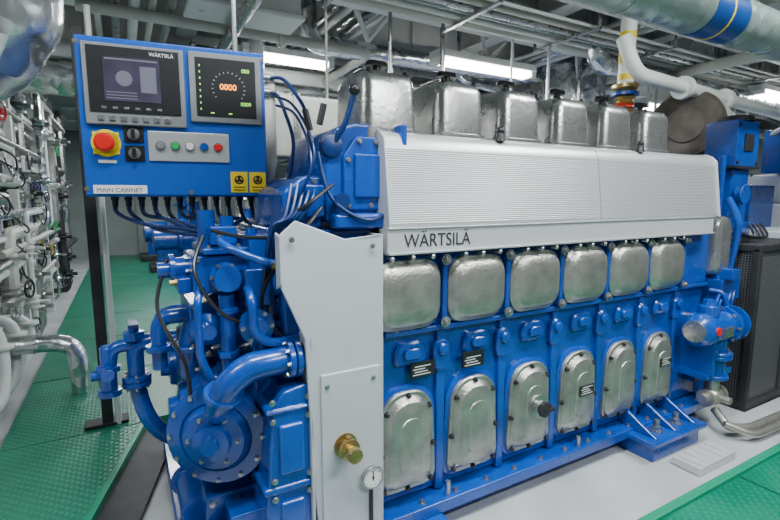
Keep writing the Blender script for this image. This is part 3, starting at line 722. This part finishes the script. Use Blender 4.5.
for k in range(6):
    y=1.8+.75*k;p.lathe((-1.75,y,.25+.2*(k%2)),Z,[(0,.06),(.03,.1),(.35,.1),(.36,.13),(.39,.13),(.40,.09),(.47,.05)],20)
    p.lathe((-1.72,y+.3,1.2),Z,[(0,.05),(.02,.08),(.25,.08),(.26,.1),(.28,.1),(.3,.05)],18)
p.done()
p=P('equipment_boxes',GREY,lr,.006)
for k in range(6):p.box(-1.8,-1.62,2.2+.7*k,2.5+.7*k,1.0+.15*(k%3),1.35+.15*(k%3))
p.done()
p=P('lagged_risers',FOIL,lr)
for y in (2.3,3.4,4.6,5.6):p.tube([(-1.72,y,2.9),(-1.72,y,1.5),(-1.72,y+.4,1.2),(-1.72,y+1.0,1.2)],.11,seg=20,rad=.2)
p.tube([(-2.4,1.6,1.62),(-1.62,1.75,1.62),(-1.55,1.9,1.35),(-1.6,2.0,.9)],.085,seg=20,rad=.2)
p.done()
p=P('bent_drain_pipes',WHITE,lr)
for k in range(4):
    y=1.55+.28*k;p.tube([(-1.75,y,.62-.06*k),(-1.50+.02*k,y,.60-.06*k),(-1.47+.02*k,y-.02,.30),(-1.46,y-.15,.10),(-1.6,y-.2,.04)],.030,seg=14,rad=.12)
    p.flange((-1.48+.02*k,y-.01,.38),Z,.055,.02)
p.done()
lp=empty('lagged_drain_pipe')
p=P('lagging',FOIL,lp);p.tube([(-1.36,2.0,.34),(-1.24,2.0,.335),(-1.15,1.99,.30),(-1.13,1.98,.20),(-1.13,1.98,.014)],.052,seg=20,mode='f',rad=.1);p.tube([(-2.0,2.04,.36),(-1.7,2.02,.35),(-1.34,2.0,.34)],.056,seg=20);p.done()
def far_pump(x,y,s=1,m=BLUE):
    e=empty('auxiliary_pump_unit',(x,y,0))
    p=P('base',DARK,e,.01);p.box(-.35*s,.35*s,-.25*s,.25*s,.014,.12);p.done()
    p=P('motor',m,e);p.lathe((-.3*s,0,.42*s),X,[(0,.08*s),(.02*s,.15*s),(.3*s,.15*s),(.32*s,.19*s),(.36*s,.19*s),(.38*s,.1*s),(.5*s,.1*s),(.5*s,.2*s),(.6*s,.2*s)],24)
    p.cyl((.25*s,0,.42*s),(.25*s,0,.95*s),.07*s);p.lathe((.25*s,0,.8*s),Z,[(0,.12*s),(.03*s,.12*s)],20);p.box(-.25*s,.25*s,-.08*s,.08*s,.12,.35*s);p.done()
    p=P('valves',STEEL,e);p.lathe((.25*s,0,.95*s),Z,[(0,.1*s),(.03*s,.1*s),(.04*s,.05*s),(.12*s,.08*s),(.2*s,.05*s)],16);p.cyl((.25*s,0,1.1*s),(.25*s,0,1.9),.05);p.cyl((-.1,0,.6*s),(-.1,0,1.5),.02);p.done()
far_pump(.45,5.6,1.1);far_pump(-.1,7.2,1.2);far_pump(1.5,5.6,1.2,GREY);far_pump(-2.1,7.6,1.2,BLUE);far_pump(2.2,7.4,1.4);far_pump(.1,4.2,.9);far_pump(-.15,8.8,1.3,BLUE)
se=empty('auxiliary_diesel_engine',(3.8,3.4,0))
p=P('block',BLUE,se,.03);p.box(-2.4,1.8,0,1.0,.05,1.1);p.box(-2.5,1.9,-.1,1.1,-.012,.06)
for i in range(6):p.plate((-1.9+.6*i,0,.6),.4,.6,.1,.1,[(0,0),(.01,.04),(.05,.06)])
p.done()
p=P('head_covers',BOXM,se)
for i in range(8):p.plate((-2.1+.48*i,.5,1.1),.36,.5,.06,.06,[(0,0),(.02,.3),(.05,.33)],ax=X,ay=Y)
p.done()
for i,(x,y) in enumerate(((-2.1,5.2),(.8,3.6))):
    p=P('support_column',WHITE,None,.01);p.box(x,x+.14,y,y+.14,-.018,2.44);p.box(x-.05,x+.19,y-.05,y+.19,-.018,.0);p.done()
tk=empty('service_tank',(-2.2,9.2,0))
p=P('shell',CREAM,tk);p.lathe((0,0,.1),Z,[(0,.4),(.05,.45),(1.4,.45),(1.5,.35)],32);p.cyl((0,-.0,1.5),(0,0,2.4),.05);p.done()
p=P('legs',DARK,tk)
for a in range(4):p.cyl((.33*math.cos(a*1.57+.8),.33*math.sin(a*1.57+.8),-.018),(.33*math.cos(a*1.57+.8),.33*math.sin(a*1.57+.8),.15),.04)
p.done()
def perf():
    m=bpy.data.materials.new('perforated_sheet');m.use_nodes=True;nt=m.node_tree;b=nt.nodes['Principled BSDF']
    tc=nt.nodes.new('ShaderNodeTexCoord');v=nt.nodes.new('ShaderNodeTexVoronoi');v.inputs['Scale'].default_value=70;v.inputs['Randomness'].default_value=0
    nt.links.new(tc.outputs['Object'],v.inputs['Vector']);r=nt.nodes.new('ShaderNodeValToRGB')
    r.color_ramp.elements[0].position=.34;r.color_ramp.elements[0].color=(.004,.004,.004,1);r.color_ramp.elements[1].position=.42;r.color_ramp.elements[1].color=(.09,.09,.095,1)
    nt.links.new(v.outputs['Distance'],r.inputs['Fac']);nt.links.new(r.outputs['Color'],b.inputs['Base Color']);b.inputs['Roughness'].default_value=.5;return m
PERF=perf()
gc=empty('coupling_guard_cabinet')
p=P('frame',DARK,gc,.006);p.box(2.20,2.24,-.14,-.10,-.018,.92);p.box(2.20,3.4,-.14,.28,.90,.94);p.box(2.20,2.24,.24,.28,-.018,.92);p.box(3.36,3.4,-.14,-.10,-.018,.92);p.box(2.2,3.4,-.14,.28,-.018,.03);p.box(2.6,2.63,-.135,-.12,.0,.9);p.done()
p=P('mesh_panels',PERF,gc);p.box(2.215,3.39,-.125,.27,.03,.90);p.done()
p=P('top_housing',GREY,gc,.01);p.box(2.75,3.3,-.02,.26,.94,.99);p.done()
gn=empty('generator_set')
p=P('housing',GREY,gn,.02);p.box(3.9,6.0,-.1,1.2,-.018,1.15);p.box(4.1,5.8,0,1.0,1.15,1.4);p.done()
p=P('terminal_boxes',BLUE,gn,.01);p.box(3.85,4.3,.2,.6,1.4,1.75);p.box(4.6,5.0,.1,.5,1.4,1.6);p.box(3.5,3.9,.5,.9,.9,1.3);p.done()
p=P('cables',BLACK,gn)
for k in range(8):p.tube([(3.6+.1*k,.1,1.5),(3.7+.1*k,.0,1.2),(3.5+.06*k,.1,1.05),(3.45+.03*k,.2,.97)],.014,seg=8,mode='s')
p.done()
p=P('pipes',WHITE,gn)
for k in range(5):p.tube([(3.7+.25*k,.3,2.4),(3.7+.25*k,.3,1.8-.06*k),(3.9+.3*k,.6,1.7-.08*k),(6,.8,1.7-.08*k)],.02+.008*(k%3),seg=12,rad=.1)
p.done()
fl=empty('floor_pipes')
p=P('pipes',ZINC,fl)
p.tube([(1.85,-.15,.08),(1.80,-.24,.03),(1.92,-.29,.02),(3.2,-.33,.02)],.022,seg=14,rad=.04);p.tube([(1.76,-.24,.06),(1.84,-.34,.02),(3.2,-.40,.02)],.018,seg=14,rad=.05)
p.done()
# ------------------------------------------------------------------ world, camera
w=bpy.data.worlds.new('World');bpy.context.scene.world=w;w.use_nodes=True
w.node_tree.nodes['Background'].inputs[0].default_value=(.85,.93,1,1);w.node_tree.nodes['Background'].inputs[1].default_value=.12
cd=bpy.data.cameras.new('camera');co=bpy.data.objects.new('camera',cd);bpy.context.collection.objects.link(co)
cd.sensor_width=36;cd.lens=36*470.8/780;cd.clip_start=.02
pit,hd=math.radians(7.54),math.radians(60.65)
co.location=(-.832,-1.381,1.2);co.rotation_euler=(math.radians(90)-pit,0,hd-math.radians(90))
bpy.context.scene.camera=co
